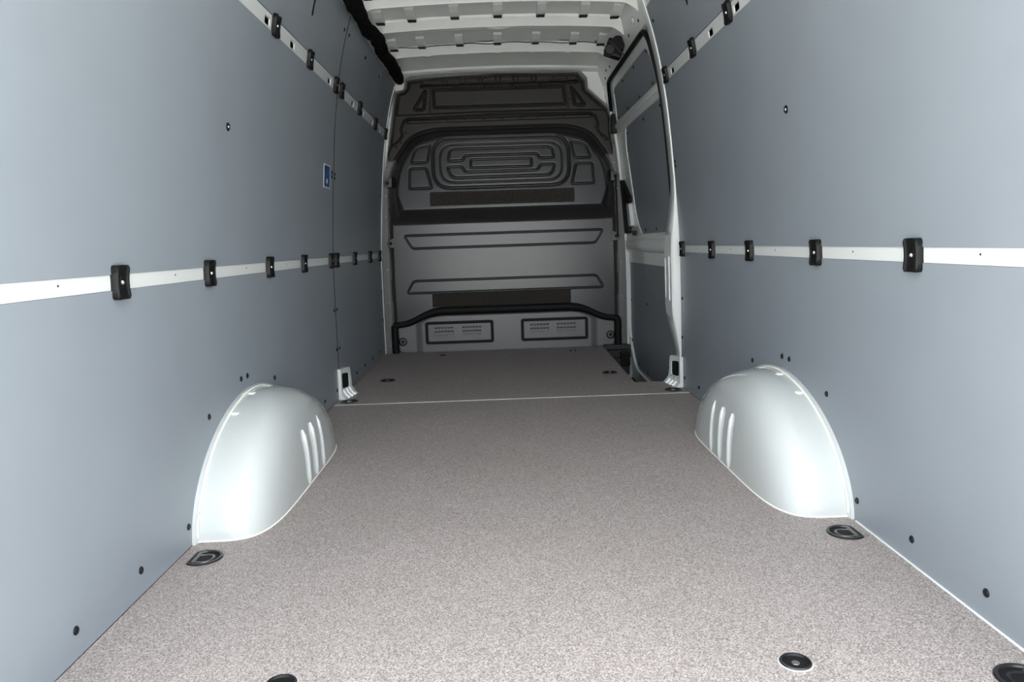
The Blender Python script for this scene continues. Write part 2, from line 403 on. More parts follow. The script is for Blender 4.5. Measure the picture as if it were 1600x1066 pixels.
# ---- wall lining panels
PT = 0.008
def wall_panel(s, y0, y1, z0, z1, par, rivets, holes=(), dp=0.0):
    o = sheet('wall_panel', [(y0, z0), (y1, z0), (y1, z1), (y0, z1)], list(holes), surf(s, dp), surf(s, PT+dp), 'panel', par, cuts=[c for c in ZC if z0+0.01 < c < z1-0.01], smooth=True, edge='blacksoft')
    for (y, z) in rivets: instance(RIVET, 'rivet', o, wall_matrix(s, y, z, dp))
    return o
LOW = (0.0015, 0.686); MID = (0.7205, 1.510); TOP = (1.562, 1.868)
LR = [(1.10, .056), (1.370, .056), (1.635, .057), (1.900, .056), (2.095, .303), (2.374, .361), (2.434, .361), (2.724, .303), (3.468, .058), (3.740, .056), (3.778, .455), (3.785, .257)]
MR = [(3.772, 1.131), (3.772, 1.110)]
def slot(y, z0, z1, w):
    return [(y-w, z0+0.01), (y-w*.6, z0+.003), (y, z0), (y+w*.6, z0+.003), (y+w, z0+0.01), (y+w, z1-0.01), (y+w*.6, z1-.003), (y, z1), (y-w*.6, z1-.003), (y-w, z1-0.01)]
for s, par in ((-1, wall_left), (1, wall_right)):
    ye = YSEAM-0.006
    wall_panel(s, Y0, ye, *LOW, par, LR)
    mp = wall_panel(s, Y0, ye, *MID, par, MR)
    b = instance(WASHER, 'screw_cup', mp, wall_matrix(s, 2.338, 1.132)); instance(SCREW, 'screw', mp, wall_matrix(s, 2.338, 1.132, -0.001))
    up_ = wall_panel(s, Y0, ye, *TOP, par, [(3.757, 1.790)], [slot(3.206, 1.694, 1.80, 0.012)])
    # white strip behind the slot
    sheet('slot_backing', [(3.185, 1.68), (3.228, 1.68), (3.228, 1.82), (3.185, 1.82)], [], surf(s, 0.011), surf(s, 0.014), 'flange', par)
LF = [(4.002, .055), (4.272, .055), (4.546, .055), (4.820, .055), (5.114, .055), (5.350, .25), (5.352, .454), (3.844, .455), (3.850, .256)]
wall_panel(-1, YSEAM+0.006, 5.385, *LOW, wall_left, LF, dp=0.0)
wall_panel(-1, YSEAM+0.006, 5.385, *MID, wall_left, [(3.838, 1.128), (3.838, 1.108), (5.336, 1.12)], dp=0.0)
wall_panel(-1, YSEAM+0.006, 5.385, *TOP, wall_left, [(3.866, 1.793), (4.325, 1.795), (4.80, 1.795)], dp=0.0)
# dark strut behind the seam, white corner pillars by the bulkhead
sheet('seam_backing', [(3.79, 0), (3.83, 0), (3.83, 1.90), (3.79, 1.90)], [], surf(-1, 0.018), surf(-1, 0.022), 'black', wall_left, cuts=ZC)
sheet('corner_pillar', [(5.387, 0.0), (5.452, 0.0), (5.452, 1.84), (5.387, 1.84)], [], surf(-1, -0.004), surf(-1, 0.05), 'white', wall_left, cuts=ZC, smooth=True)
sheet('cant_rail', [(Y0, 1.872), (5.45, 1.872), (5.45, 1.99), (Y0, 1.99)], [], surf(-1, 0.004), surf(-1, 0.03), 'white', wall_left, cuts=[1.9, 1.94], smooth=True)
# pressed white feet at the pillars
def pillar_foot(s, par):
    ft = empty('pillar_foot', (0, 0, 0), par)
    hl = roundpoly([(3.815, .050), (3.915, .044), (3.915, .118), (3.815, .130)], 0.018)
    ol = [(3.775, 0.0), (3.95, 0.0), (3.95, 0.03), (3.935, 0.146), (3.78, 0.154)]
    ins = lambda y, z: 0.006 + 0.16*(y-3.775) + 0.030*max(0, (0.045-z)/0.045)**1.6
    sheet('foot_plate', roundpoly(ol, [0.0, 0.0, 0.0, 0.02, 0.02]), [hl], lambda y, z: (s*(wx(z)-ins(y, z)), y, z), lambda y, z: (s*(wx(z)+0.003), y, z), 'white', ft, cuts=[.008, .016, .024, .032, .04])
    sheet('foot_hole', hl, [], lambda y, z: (s*(wx(z)-ins(y, z)+0.004), y, z), lambda y, z: (s*(wx(z)-ins(y, z)+0.007), y, z), 'blacksoft', ft)
    sheet('foot_rim', roundpoly([(3.772, 0.0), (3.792, 0.0), (3.796, 0.150), (3.778, 0.158)], 0.006), [], lambda y, z: (s*(wx(z)-0.016), y, z), lambda y, z: (s*(wx(z)+0.002), y, z), 'white', ft)
    for k in range(3):
        y = 3.822+0.042*k; i0 = ins(y, 1.0)
        MB().tube([(s*(0.875-i0), y, .044), (s*(0.875-i0-0.009), y, .024), (s*(0.875-i0-0.019), y, .010), (s*(0.875-i0-0.033), y, 0.002)], 0.008, 8).build('foot_rib', 'white', ft, smooth=True)
pillar_foot(-1, wall_left); pillar_foot(1, wall_right)

# ---- right door pillar
def bump(z):
    def ss(a, b, v): t = max(0, min(1, (v-a)/(b-a))); return t*t*(3-2*t)
    return ss(0.12, 0.42, z)*(1-ss(0.66, 1.06, z))
rings = []
for k in range(61):
    z = -0.05+1.96*k/60; w = wx(z); q = bump(z); p = 0.004+0.038*q; c = 3.905+0.075*q
    rings.append([(w+0.05, 3.816, z), (w+0.004, 3.816, z), (w-p*0.8, 3.818, z), (w-p, 3.826, z), (w-p-0.002*q, c-0.01, z), (w-p+0.006, c, z), (w+0.010, c+0.016, z), (w+0.05, c+0.02, z)])
MB().loft(rings).build('door_pillar', 'white', wall_right, smooth=True)
# recess plate on the pillar's inner face
def pin(y, z): q = bump(z); return (wx(z)-(0.004+0.038*q)-0.002*q, y, z)
sheet('pillar_recess', [(3.868, 0.44), (3.962, 0.44), (3.962, 0.665), (3.868, 0.665)], [[(3.88, 0.45), (3.95, 0.45), (3.95, 0.655), (3.88, 0.655)]], lambda y, z: (pin(y, z)[0]-0.002, y, z), lambda y, z: (pin(y, z)[0]+0.002, y, z), 'white', wall_right, cuts=[.5, .55, .6])
# front pillar of the door opening, beside the bulkhead
rings = []
for k in range(41):
    z = -0.26+2.02*k/40; w = wx(z)
    rings.append([(w-0.006, 5.392, z), (w+0.006, 5.386, z), (w+0.012, 5.39, z), (w+0.012, 5.452, z), (w-0.006, 5.452, z)])
MB().loft(rings).build('corner_pillar', 'white', wall_right, smooth=True)
# roof side member above the door
sheet('door_header', [(3.80, 1.822), (5.40, 1.822), (5.452, 1.70), (5.452, 1.985), (3.80, 1.985)], [roundpoly([(4.10, 1.885), (4.14, 1.885), (4.14, 1.912), (4.10, 1.912)], .006)], surf(1, 0.002), surf(1, 0.03), 'white', wall_right, cuts=[1.84, 1.88, 1.92], smooth=True)
sheet('header_corner', [(0.60, 1.70), (0.84, 1.52), (0.84, 1.80), (0.70, 1.99), (0.56, 1.99)], [], lambda x, z: (x, 5.447, z), lambda x, z: (x, 5.454, z), 'white', wall_right)
sheet('cant_rail', [(Y0, 1.872), (3.80, 1.872), (3.80, 1.99), (Y0, 1.99)], [], surf(1, 0.004), surf(1, 0.03), 'white', wall_right, cuts=[1.9, 1.94], smooth=True)
for (y, z) in ((4.30, 1.865), (4.52, 1.87), (4.66, 1.86), (5.02, 1.862), (5.16, 1.87), (5.26, 1.84), (4.02, 1.865)):
    instance(RIVET, 'header_plug', wall_right, wall_matrix(1, y, z, 0.002))

# ---- sliding door
door = sheet('door_1', [(3.93, -0.33), (5.50, -0.33), (5.50, 1.80), (3.93, 1.80)], [], surf(1, 0.034), surf(1, 0.055), 'white', cuts=ZC, smooth=True)
structure(door); door['label'] = 'closed sliding side door with dark lining panels in a white frame'
DPH = 0.02
def dpanel(poly, r, rivets):
    o = sheet('door_panel', roundpoly(poly, r), [], surf(1, DPH), surf(1, DPH+0.008), 'doorpanel', door, cuts=ZC, smooth=True)
    for (y, z) in rivets: instance(RIVET, 'rivet', o, wall_matrix(1, y, z, DPH))
dpanel([(4.015, 1.555), (5.31, 1.562), (5.20, 1.755), (4.05, 1.752)], [0.02, 0.02, 0.06, 0.10], [(4.112, 1.736), (4.483, 1.736), (4.851, 1.738), (5.20, 1.736), (4.127, 1.574), (4.499, 1.575), (4.885, 1.577), (5.268, 1.58)])
dpanel([(3.95, 0.793), (4.86, 0.790), (5.02, 0.90), (5.14, 1.36), (5.06, 1.485), (3.95, 1.478)], [0.01, 0.03, 0.10, 0.14, 0.04, 0.01], [(4.493, 1.447), (5.032, 1.445), (5.10, 1.343), (4.763, 0.814), (4.427, 0.814), (4.10, .814), (4.05, 1.447)])
dpanel([(4.02, -0.122), (4.62, -0.122), (5.12, -0.115), (5.375, 0.06), (5.36, 0.661), (4.02, 0.672)], [0.01, 0.01, 0.10, 0.14, 0.02, 0.01], [(4.94, 0.649), (4.533, 0.652), (5.35, 0.334), (4.788, 0.345), (4.166, 0.34), (5.34, 0.05), (5.10, -0.09), (4.785, -0.101), (4.18, 0.034)])
def beam(name, y0, y1, prof, m='white', par=None):
    """prof = [(z, inset)] closed across; runs along the van"""
    rings = [[(wx(z)+d, y, z) for z, d in prof] for y in (y0, y0+0.02, (y0+y1)/2, y1)]
    return MB().loft(rings).build(name, m, par or door, smooth=True)
beam('door_beam', 3.93, 5.40, [(0.672, 0.040), (0.676, 0.008), (0.69, -0.002), (0.745, -0.004), (0.757, 0.004), (0.770, 0.002), (0.787, 0.010), (0.789, 0.040)])
beam('door_beam', 3.93, 5.36, [(1.480, 0.040), (1.484, 0.012), (1.497, 0.006), (1.517, 0.008), (1.523, 0.000), (1.541, 0.000), (1.552, 0.012), (1.555, 0.040)])
# door edge frame (upper loop) and lower rim
def loop_tube(name, pts, d, r, m, par, n=8, k=3):
    P = roundpoly(pts, 0.09, 6)
    path = [(wx(z)+d, y, z) for y, z in P]; path.append(path[0])
    dense = []
    for a, b in zip(path[:-1], path[1:]):
        a, b = Vector(a), Vector(b); L = (b-a).length; c = max(1, int(L/0.08))
        for i in range(c):
            q = a.lerp(b, i/c); dense.append((wx(q.z)+d, q.y, q.z))
    dense.append(path[-1])
    return MB().tube(dense, r, n).build(name, m, par, smooth=True)
sheet('door_frame', roundpoly([(3.935, 0.60), (5.395, 0.60), (5.395, 1.60), (5.25, 1.80), (3.985, 1.80)], [0, 0, 0.05, 0.06, 0.10]),
      [roundpoly([(4.015, 1.555), (5.31, 1.562), (5.20, 1.755), (4.05, 1.752)], [0.02, 0.02, 0.06, 0.10]),
       roundpoly([(3.945, 0.793), (4.86, 0.790), (5.02, 0.90), (5.14, 1.36), (5.06, 1.485), (3.945, 1.478)], [0.01, 0.03, 0.10, 0.14, 0.04, 0.01])],
      surf(1, 0.014), surf(1, 0.034), 'white', door, cuts=ZC, smooth=True)
sp_ = roundpoly([(3.925, 0.60), (3.925, 1.5), (3.965, 1.812), (5.25, 1.812), (5.43, 1.62), (5.43, 0.60)], [0, 0.1, 0.09, 0.09, 0.09, 0], 6); dn = []
for a, b in zip(sp_[:-1], sp_[1:]):
    c = max(1, int(math.dist(a, b)/0.08)); dn += [(a[0]+(b[0]-a[0])*k/c, a[1]+(b[1]-a[1])*k/c) for k in range(c)]
MB().tube([(wx(z)+0.006, y, z) for y, z in dn+[sp_[-1]]], 0.0125, 8).build('door_seal', 'blacksoft', door, smooth=True)
low = [(3.95, -0.16), (4.64, -0.150), (5.16, -0.140), (5.395, 0.05), (5.385, 0.66)]
MB().tube([(wx(z)+0.016, y, z) for y, z in roundpoly([(4.0, -0.16)]+low[1:]+[(5.385, .67)], [0, .05, .12, .14, .02, 0], 6)], 0.011, 8).build('door_rim', 'white', door, smooth=True)
# lock cover and grip near the front edge of the door
lk = sheet('lock_cover', roundpoly([(5.20, 0.80), (5.36, 0.80), (5.375, 1.17), (5.33, 1.17), (5.10, 1.04), (5.09, 1.01), (5.22, 1.00)], 0.02), [], surf(1, -0.012), surf(1, 0.016), 'black', door, cuts=[.85, .9, .95, 1.0, 1.05, 1.1])
sheet('door_grip', roundpoly([(5.10, 0.845), (5.19, 0.845), (5.215, 1.00), (5.12, 1.00)], 0.02), [], surf(1, -0.010), surf(1, 0.014), 'greylight', door, cuts=[.9, .95])
MB().box((wx(.80)-0.004, 5.02, .785), (wx(.80)+0.012, 5.10, .815)).build('door_catch', 'black', door, bevel=0.004)
MB().box((wx(1.55)-0.02, 5.33, 1.49), (wx(1.55)+0.02, 5.385, 1.62)).build('door_buffer', 'black', door, bevel=0.006)

# ================================================================== THINGS
# ---- rails with clips
def rail(s, z0, z1, y0, y1, clips, holes, label, name='side_rail'):
    root = empty(name, (s*wx((z0+z1)/2), (y0+y1)/2, z0))
    inv = Matrix.Translation(-root.location)
    hl = [roundpoly([(y-0.030, zc-0.0135), (y+0.030, zc-0.0135), (y+0.030, zc+0.0135), (y-0.030, zc+0.0135)], 0.006, 3) for y, zc in holes]
    d0 = 0.004
    o = root.location
    sheet('rail_strip', [(y0, z0+0.0004), (y1, z0+0.0004), (y1, z1-0.0004), (y0, z1-0.0004)], hl, lambda y, z: (s*(wx(z)+0.0025)-o.x, y-o.y, z-o.z), lambda y, z: (s*(wx(z)+0.0085)-o.x, y-o.y, z-o.z), 'rail', root)
    if holes:
        sheet('rail_cavity', [(y0, z0), (y1, z0), (y1, z1), (y0, z1)], [], lambda y, z: (s*(wx(z)+0.030)-o.x, y-o.y, z-o.z), lambda y, z: (s*(wx(z)+0.036)-o.x, y-o.y, z-o.z), 'blacksoft', root)
    zc = (z0+z1)/2
    for y in clips:
        c = instance(CLIP, 'clip', root, inv @ wall_matrix(s, y, zc))
        w = instance(WASHER, 'screw_cup', c, Matrix.Translation((0, 0, 0.0065))); instance(SCREW, 'screw', c, Matrix.Translation((0, 0, 0.0095)))
    for k, y in enumerate([p for p in (1.43, 1.95, 2.5, 2.98, 3.5) if not holes]):
        pm = inv @ wall_matrix(s, y, zc+0.004, 0.0025); pm = pm @ Matrix.Scale(0.28, 4); instance(RIVET, 'pin_hole', root, pm)
    tag(root, label, 'rail', 'white side rails')
    return root
CL = [1.14, 1.651, 2.163, 2.735, 3.220]
rail(-1, 0.686, 0.7205, Y0, 5.385, CL+[3.745, 3.872, 4.365, 4.890, 5.285], [], 'white strip rail with black clips along left wall at mid height')
rail(1, 0.686, 0.7205, Y0, 3.812, CL+[3.735], [], 'white strip rail with black clips along right wall at mid height')
HY = [1.78, 2.08, 2.38, 2.685, 3.000, 3.305, 3.635]
rail(-1, 1.510, 1.562, Y0, 5.385, [1.65, 2.16, 2.760, 3.245, 3.748, 3.880, 4.375, 4.925, 5.360], [(y, 1.532) for y in HY+[3.935, 4.205, 4.508, 4.83, 5.14]], 'white slotted rail with black clips high on the left wall')
rail(1, 1.510, 1.562, Y0, 3.812, [1.65, 2.16, 2.757, 3.240, 3.742], [(y, 1.532) for y in HY], 'white slotted rail with black clips high on the right wall')

# ---- wheel arches
def wheel_arch(s, label):
    root = empty('wheel_arch', (s*0.78, AYC, 0.0)); ox, oy = root.location.x, root.location.y
    nt, npf = 56, 26; V = []
    sg = lambda v, e: math.copysign(abs(v)**e, v)
    for j in range(npf+1):
        ph = (j/npf)*math.pi/2
        for i in range(nt+1):
            th = math.pi*i/nt; am = 5.0-2.0*abs(math.sin(th))**2
            cp, sp = math.cos(ph)**(2/am) if j < npf else 0.0, math.sin(ph)**(2/am)
            y = AYC - cp*sg(math.cos(th), 2/AN)*AA; z = cp*abs(math.sin(th))**(2/AN)*AH; d = sp*AB
            if i in (0, nt): z = 0.0
            V.append((s*(0.8745-d)-ox, y-oy, z-0.010*(1 if z == 0 else 0)))
    idx = lambda j, i: j*(nt+1)+i
    Fs = [(idx(j, i), idx(j, i+1), idx(j+1, i+1), idx(j+1, i)) for j in range(npf) for i in range(nt)]
    mb = MB().add(V, Fs)
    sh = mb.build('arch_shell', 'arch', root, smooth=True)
    bm = bmesh.new(); bm.from_mesh(sh.data); bmesh.ops.remove_doubles(bm, verts=bm.verts, dist=1e-5); bmesh.ops.recalc_face_normals(bm, faces=bm.faces); bm.to_mesh(sh.data); bm.free()
    for p in sh.data.polygons: p.use_smooth = True
    # flange against the wall and its sealer bead
    def prof(k, z0=0.0):
        out = []
        for i in range(nt+1):
            th = math.pi*i/nt
            out.append((AYC - sg(math.cos(th), 2/1.85)*AA*k, max(0, abs(math.sin(th))**(2/1.85))*AH*k))
        return out
    A, B = prof(0.985), prof(1.040)
    rings = [[(s*0.8755-ox, a[0]-oy, a[1]), (s*0.866-ox, a[0]-oy, a[1]), (s*0.866-ox, b[0]-oy, b[1]), (s*0.8755-ox, b[0]-oy, b[1])] for a, b in zip(A, B)]
    MB().loft(rings).build('arch_flange', 'arch', root, smooth=True)
    Cp = prof(1.012)
    MB().tube([(s*0.866-ox, c[0]-oy, c[1]) for c in Cp[1:-1]], 0.0035, 6).build('sealer_bead', 'seam', root, smooth=True)
    # three pressed upright ribs on the inner face
    for k, y in enumerate((2.390, 2.491, 2.595)):
        pts = []
        for q in range(9):
            z = 0.006+0.180*q/8
            u = abs(y-AYC)/AA; cc = (u**AN+(z/AH)**AN)**(1/AN); am = 3.3; d = AB*max(0, 1-cc**am)**(1/am)
            pts.append((s*(0.8745-d)-ox, y-oy, z))
        MB().tube(pts, [0.004]+[0.0085]*7+[0.003], 10).build('arch_rib', 'arch', root, smooth=True)
    # two weld plugs on the upper shoulder
    for y in (2.24, 2.40, 2.56):
        u = abs(y-AYC)/AA; d = 0.022; z = AH*(1-u**AN)**(1/AN)*(1-(d/AB)**3)**(1/3)
        MB().lathe([(0.013, -0.004), (0.012, 0.002), (0, 0.003)], 14, (s*(0.8745-d)-ox, y-oy, z)).build('weld_plug', 'white', root, smooth=True)
    # bead where shell meets the floor board
    MB().tube([(x-ox, y-oy, 0.001) for x, y in arch_plan(s)], 0.003, 6).build('floor_bead', 'seam', root, smooth=True)
    tag(root, label, 'wheel arch', 'white wheel arches')
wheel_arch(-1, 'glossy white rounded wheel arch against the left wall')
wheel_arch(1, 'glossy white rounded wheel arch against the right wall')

# ---- lashing rings sunk in the floor
LBL = ['D-shaped black lashing ring in floor beside left wheel arch', 'D-shaped black lashing ring in floor beside right wheel arch',
 'black lashing ring cup in the bottom right corner of the floor', 'black lashing ring cup by the left wall at the rear floor edge',
 'small round black floor fixing left of centre at the rear edge', 'small round black floor fixing with bright bolt right of centre at rear',
 'black floor ring with bright bolt below the left pillar foot', 'black floor ring with bright bolt below the right pillar foot',
 'flat black floor ring near the left wall on the front board', 'flat black floor ring beside the entry step on the front board',
 'tiny dark floor slot before left vent plate of bulkhead', 'tiny dark floor slot before right vent plate of bulkhead']
for (x, y, kd), lb in zip(RINGS, LBL):
    if kd == 'D' and x < 0 and y < 1.5: continue
    s = 1 if x > 0 else -1
    root = empty('lashing_ring', (x, y, 0.0))
    def lp(k, z): return [(s*px, py, z) for px, py in ring_outline(kd, 36, k)]
    if kd == 'R':
        MB().loft([lp(1.13, 0.0004), lp(1.11, 0.0014), lp(1.0, 0.0016), lp(0.97, 0.0004)], caps=False).build('halo', 'halo', root, smooth=True)
    MB().loft([lp(1.02, -0.002), lp(1.02, 0.0025), lp(0.97, 0.0042), lp(0.86, 0.0035), lp(0.82, -0.001)], caps=False).build('rim', 'blackgloss', root, smooth=True)
    dep = 0.024
    MB().loft([lp(0.84, 0.0), lp(0.82, -0.012), lp(0.70, -dep), lp(0.2, -dep-0.001)]).build('cup', 'blacksoft', root, smooth=True)
    R_ = RAD[kd]
    if kd == 'D':
        a0 = [(s*0.020, -0.020), (s*-0.002, -0.0235)] + [(s*(-0.004-0.020*math.sin(math.pi*q/8)), -0.0235*math.cos(math.pi*q/8)) for q in range(1, 8)] + [(s*-0.002, 0.0235), (s*0.020, 0.020)]
        MB().tube([(px, py, -0.002) for px, py in a0], 0.0042, 8).build('ring', 'dullsteel' if y > 1.5 else 'blackgloss', root, smooth=True)
        MB().tube([(s*0.020, -0.028, -0.002), (s*0.020, -0.010, -0.002), (s*0.020, 0.010, -0.002), (s*0.020, 0.028, -0.002)], 0.0062, 10).build('hinge_barrel', 'dullsteel', root, smooth=True)
        MB().lathe([(0.009, -0.024), (0.009, -0.014), (0.006, -0.012), (0, -0.012)], 12, (-s*0.006, 0, 0)).build('bolt', 'blackgloss', root, smooth=True)
    elif kd in 'OR':
        MB().lathe([(R_*0.36, -0.024), (R_*0.36, -0.004), (R_*0.26, 0.0002), (R_*0.1, 0.0008), (0, 0.0)], 16).build('bolt', 'steel', root, smooth=True)
        if kd == 'O':
            MB().tube([(0.64*R_*math.cos(2*math.pi*q/24), 0.64*R_*math.sin(2*math.pi*q/24), -0.003) for q in range(25)], 0.0040, 8).build('ring', 'blackgloss', root, smooth=True)
    tag(root, lb, 'floor ring', 'lashing points in the floor')

# ---- bulkhead -----------------------------------------------------------------
bulk = empty('bulkhead', (0, YB, 0))
tag(bulk, 'dark grey moulded bulkhead with embossed pads closing off the cab', 'bulkhead')
STEP = 0.0034
gx = np.arange(-0.884, 0.8841, STEP); gz = np.arange(-0.012, 1.946, STEP)
GX, GZ = np.meshgrid(gx, gz, indexing='ij')
def sdf(poly):
    """signed distance, negative inside"""
    P = np.array(poly); d = np.full(GX.shape, 1e9); ins = np.zeros(GX.shape, bool)
    n = len(P)
    for i in range(n):
        a, b = P[i], P[(i+1) % n]; e = b-a; l2 = (e*e).sum()
        if l2 < 1e-12: continue
        t = np.clip(((GX-a[0])*e[0]+(GZ-a[1])*e[1])/l2, 0, 1)
        dx = GX-a[0]-t*e[0]; dz = GZ-a[1]-t*e[1]; d = np.minimum(d, dx*dx+dz*dz)
        cond = (a[1] > GZ) != (b[1] > GZ)
        if a[1] != b[1]: ins ^= cond & (GX < (b[0]-a[0])*(GZ-a[1])/(b[1]-a[1])+a[0])
    d = np.sqrt(d); return np.where(ins, -d, d)
def ldist(pts):
    d = np.full(GX.shape, 1e9)
    for a, b in zip(pts[:-1], pts[1:]):
        e = (b[0]-a[0], b[1]-a[1]); l2 = e[0]**2+e[1]**2
        t = np.clip(((GX-a[0])*e[0]+(GZ-a[1])*e[1])/l2, 0, 1)
        d = np.minimum(d, (GX-a[0]-t*e[0])**2+(GZ-a[1]-t*e[1])**2)
    return np.sqrt(d)
def sstep(d, w): t = np.clip(d/w, 0, 1); return t*t*(3-2*t)
def groove(d, w): return np.exp(-(d/w)**2)
mir = lambda l: [(-x, z) for x, z in reversed(l)]
OUT = [(-0.872, -0.02), (-0.868, 0.45), (-0.862, 0.79), (-0.835, 1.18), (-0.783, 1.468), (-0.727, 1.80), (-0.715, 1.828), (-0.659, 1.838), (-0.652, 1.86), (-0.645, 1.912), (-0.60, 1.925), (-0.3, 1.934), (0, 1.938), (0.3, 1.936), (0.575, 1.930), (0.618, 1.88), (0.624, 1.811), (0.762, 1.688), (0.797, 1.625), (0.795, 1.476), (0.835, 1.18), (0.862, 0.79), (0.868, 0.45), (0.872, -0.02)]
MAIN = roundpoly([(-0.805, -0.03), (-0.812, 0.45), (-0.806, 0.88), (-0.795, 1.20), (-0.755, 1.335), (-0.63, 1.515), (-0.47, 1.562), (0.47, 1.562), (0.63, 1.515), (0.765, 1.325), (0.795, 1.20), (0.806, 0.88), (0.812, 0.45), (0.805, -0.03)], 0.07, 4)
BUL = roundpoly([(-0.785, 0.905), (-0.790, 1.15), (-0.748, 1.335), (-0.62, 1.505), (-0.47, 1.552), (0.47, 1.552), (0.62, 1.505), (0.758, 1.325), (0.790, 1.15), (0.785, 0.905)], [0.03, 0.1, 0.12, 0.12, 0.1, 0.1, 0.12, 0.12, 0.1, 0.03], 6)
so = sdf(OUT); sm = sdf(MAIN); sb = sdf(BUL)
D = 0.0*GX
# upper sheet panel: raised field inside the flange
INN = [(-0.790, 1.40), (-0.766, 1.468), (-0.706, 1.812), (-0.655, 1.826), (-0.634, 1.85), (-0.627, 1.893), (-0.528, 1.903), (0, 1.922), (0.551, 1.910), (0.596, 1.86), (0.601, 1.806), (0.745, 1.672), (0.768, 1.62), (0.771, 1.477), (0.790, 1.40)]
si = sdf(INN+[(0.79, 1.35), (-0.79, 1.35)])
D += 0.010*sstep(-si, 0.012) * sstep(sm, 0.02)
D -= 0.022*groove(si, 0.0055) * (GZ > 1.45)
D += 0.016*sstep(GZ-1.655-0.010*(1-(GX/0.72)**2), 0.010)*sstep(-si-0.01, 0.02)      # field above the crease
led = sdf([(-0.535, 1.852), (0.552, 1.852), (0.53, 1.93), (-0.51, 1.93)])
D += 0.022*sstep(-led, 0.012)*sstep(-si, 0.012)
D -= 0.026*groove(ldist([(-0.535, 1.850), (0.552, 1.850)]), 0.0050)
for k in range(8):
    xc = -0.430+0.1225*k; zc = 1.882
    D -= 0.010*groove(ldist([(xc-0.046, zc+0.024), (xc-0.046, zc-0.018), (xc+0.046, zc-0.018), (xc+0.046, zc+0.024)]), 0.0036)
rc = sdf(roundpoly([(-0.447, 1.708), (0.462, 1.708), (0.446, 1.826), (-0.452, 1.826)], 0.012)); D -= 0.024*groove(rc, 0.0060); D -= 0.004*sstep(-rc, 0.01)
for tri in ([(-0.590, 1.699), (-0.521, 1.698), (-0.503, 1.826)], [(0.529, 1.698), (0.597, 1.697), (0.502, 1.824)]):
    t = sdf(roundpoly(tri, 0.016)); D -= 0.024*groove(t, 0.0065)
for xc in (-0.30, -0.105, 0.095, 0.29):
    for dx in (-0.012, 0.012): D -= 0.008*groove(ldist([(xc+dx, 1.822), (xc+dx, 1.852)]), 0.004)
for xs in (-1, 1): D -= 0.004*groove(ldist([(xs*0.482, 1.67), (xs*0.470, 1.845)]), 0.006)
# bolted bar and the joint line running down to the sides
JL = [(-0.80, 1.428), (-0.700, 1.500), (-0.680, 1.53), (-0.690, 1.572), (-0.668, 1.622), (-0.640, 1.640), (0, 1.652), (0.64, 1.643), (0.672, 1.622), (0.688, 1.575), (0.684, 1.526), (0.70, 1.505), (0.80, 1.435)]
D -= 0.018*groove(ldist(JL), 0.0048)
br = sdf(roundpoly([(-0.648, 1.604), (0.652, 1.608), (0.652, 1.634), (-0.645, 1.630)], 0.008)); br2 = br
D += 0.010*sstep(-br, 0.006)
# main moulding
D += 0.030*sstep(-sm, 0.030)
D -= 0.010*groove(sm, 0.008)
low_out = roundpoly([(-0.815, 0.205), (-0.70, 0.218), (-0.53, 0.300), (0.53, 0.300), (0.70, 0.218), (0.815, 0.205), (0.815, -0.05), (-0.815, -0.05)], [0.02, 0.05, 0.06, 0.06, 0.05, 0.02, 0, 0])
sl = sdf(low_out)
D -= 0.040*sstep(-sl, 0.030)*(sm < 0)
D += 0.024*sstep(0.660-np.abs(GX), 0.055)*sstep(-sl-0.02, 0.03)
D += (0.120-0.05*np.clip((GZ-1.0)/0.55, 0, 1))*sstep(-sb, 0.075+0.05*np.clip((1.12-GZ)/0.15, 0, 1))
# embossing on the upper bulge
def outline(pts, r, dep=0.009, w=0.0055, raise_=0.004):
    global D
    d = sdf(roundpoly(pts, r, 6)); D -= dep*1.9*groove(d, w*0.85); D += raise_*sstep(-d, 0.008)
outline([(-0.468, 1.150), (0.468, 1.150), (0.468, 1.490), (-0.468, 1.490)], 0.125, 0.012, 0.0075, -0.003)
outline([(-0.420, 1.186), (0.420, 1.186), (0.420, 1.444), (-0.420, 1.444)], 0.10, 0.006, 0.0045, 0.004)
outline([(-0.362, 1.334), (-0.262, 1.334), (-0.252, 1.366), (0.252, 1.366), (0.262, 1.336), (0.364, 1.336), (0.352, 1.412), (-0.350, 1.414)], [0.01, 0.02, 0.02, 0.02, 0.02, 0.01, 0.045, 0.045], 0.010, 0.0055, 0.006)
outline([(-0.368, 1.294), (-0.268, 1.294), (-0.250, 1.256), (0.250, 1.256), (0.270, 1.292), (0.370, 1.292), (0.345, 1.220), (-0.345, 1.218)], [0.01, 0.02, 0.02, 0.02, 0.02, 0.01, 0.05, 0.05], 0.010, 0.0055, 0.006)
outline([(-0.208, 1.282), (0.208, 1.282), (0.208, 1.338), (-0.208, 1.338)], 0.012, 0.010, 0.0055, 0.008)
for xs in (-1, 1):
    f = lambda l: [(xs*x, z) for x, z in l]
    outline(f([(0.506, 1.330), (0.618, 1.330), (0.585, 1.428), (0.482, 1.440)]), [0.01, 0.012, 0.045, 0.01], 0.010, 0.0055, 0.004)
    outline(f([(0.482, 1.154), (0.635, 1.154), (0.628, 1.290), (0.514, 1.290)]), [0.012, 0.012, 0.012, 0.02], 0.010, 0.0055, 0.004)
outline([(-0.704, 0.836), (0.708, 0.836), (0.652, 0.744), (-0.650, 0.744)], 0.02, 0.007, 0.0042, 0.001)
outline([(-0.650, 0.514), (0.655, 0.514), (0.706, 0.427), (-0.702, 0.427)], 0.02, 0.007, 0.0042, 0.001)
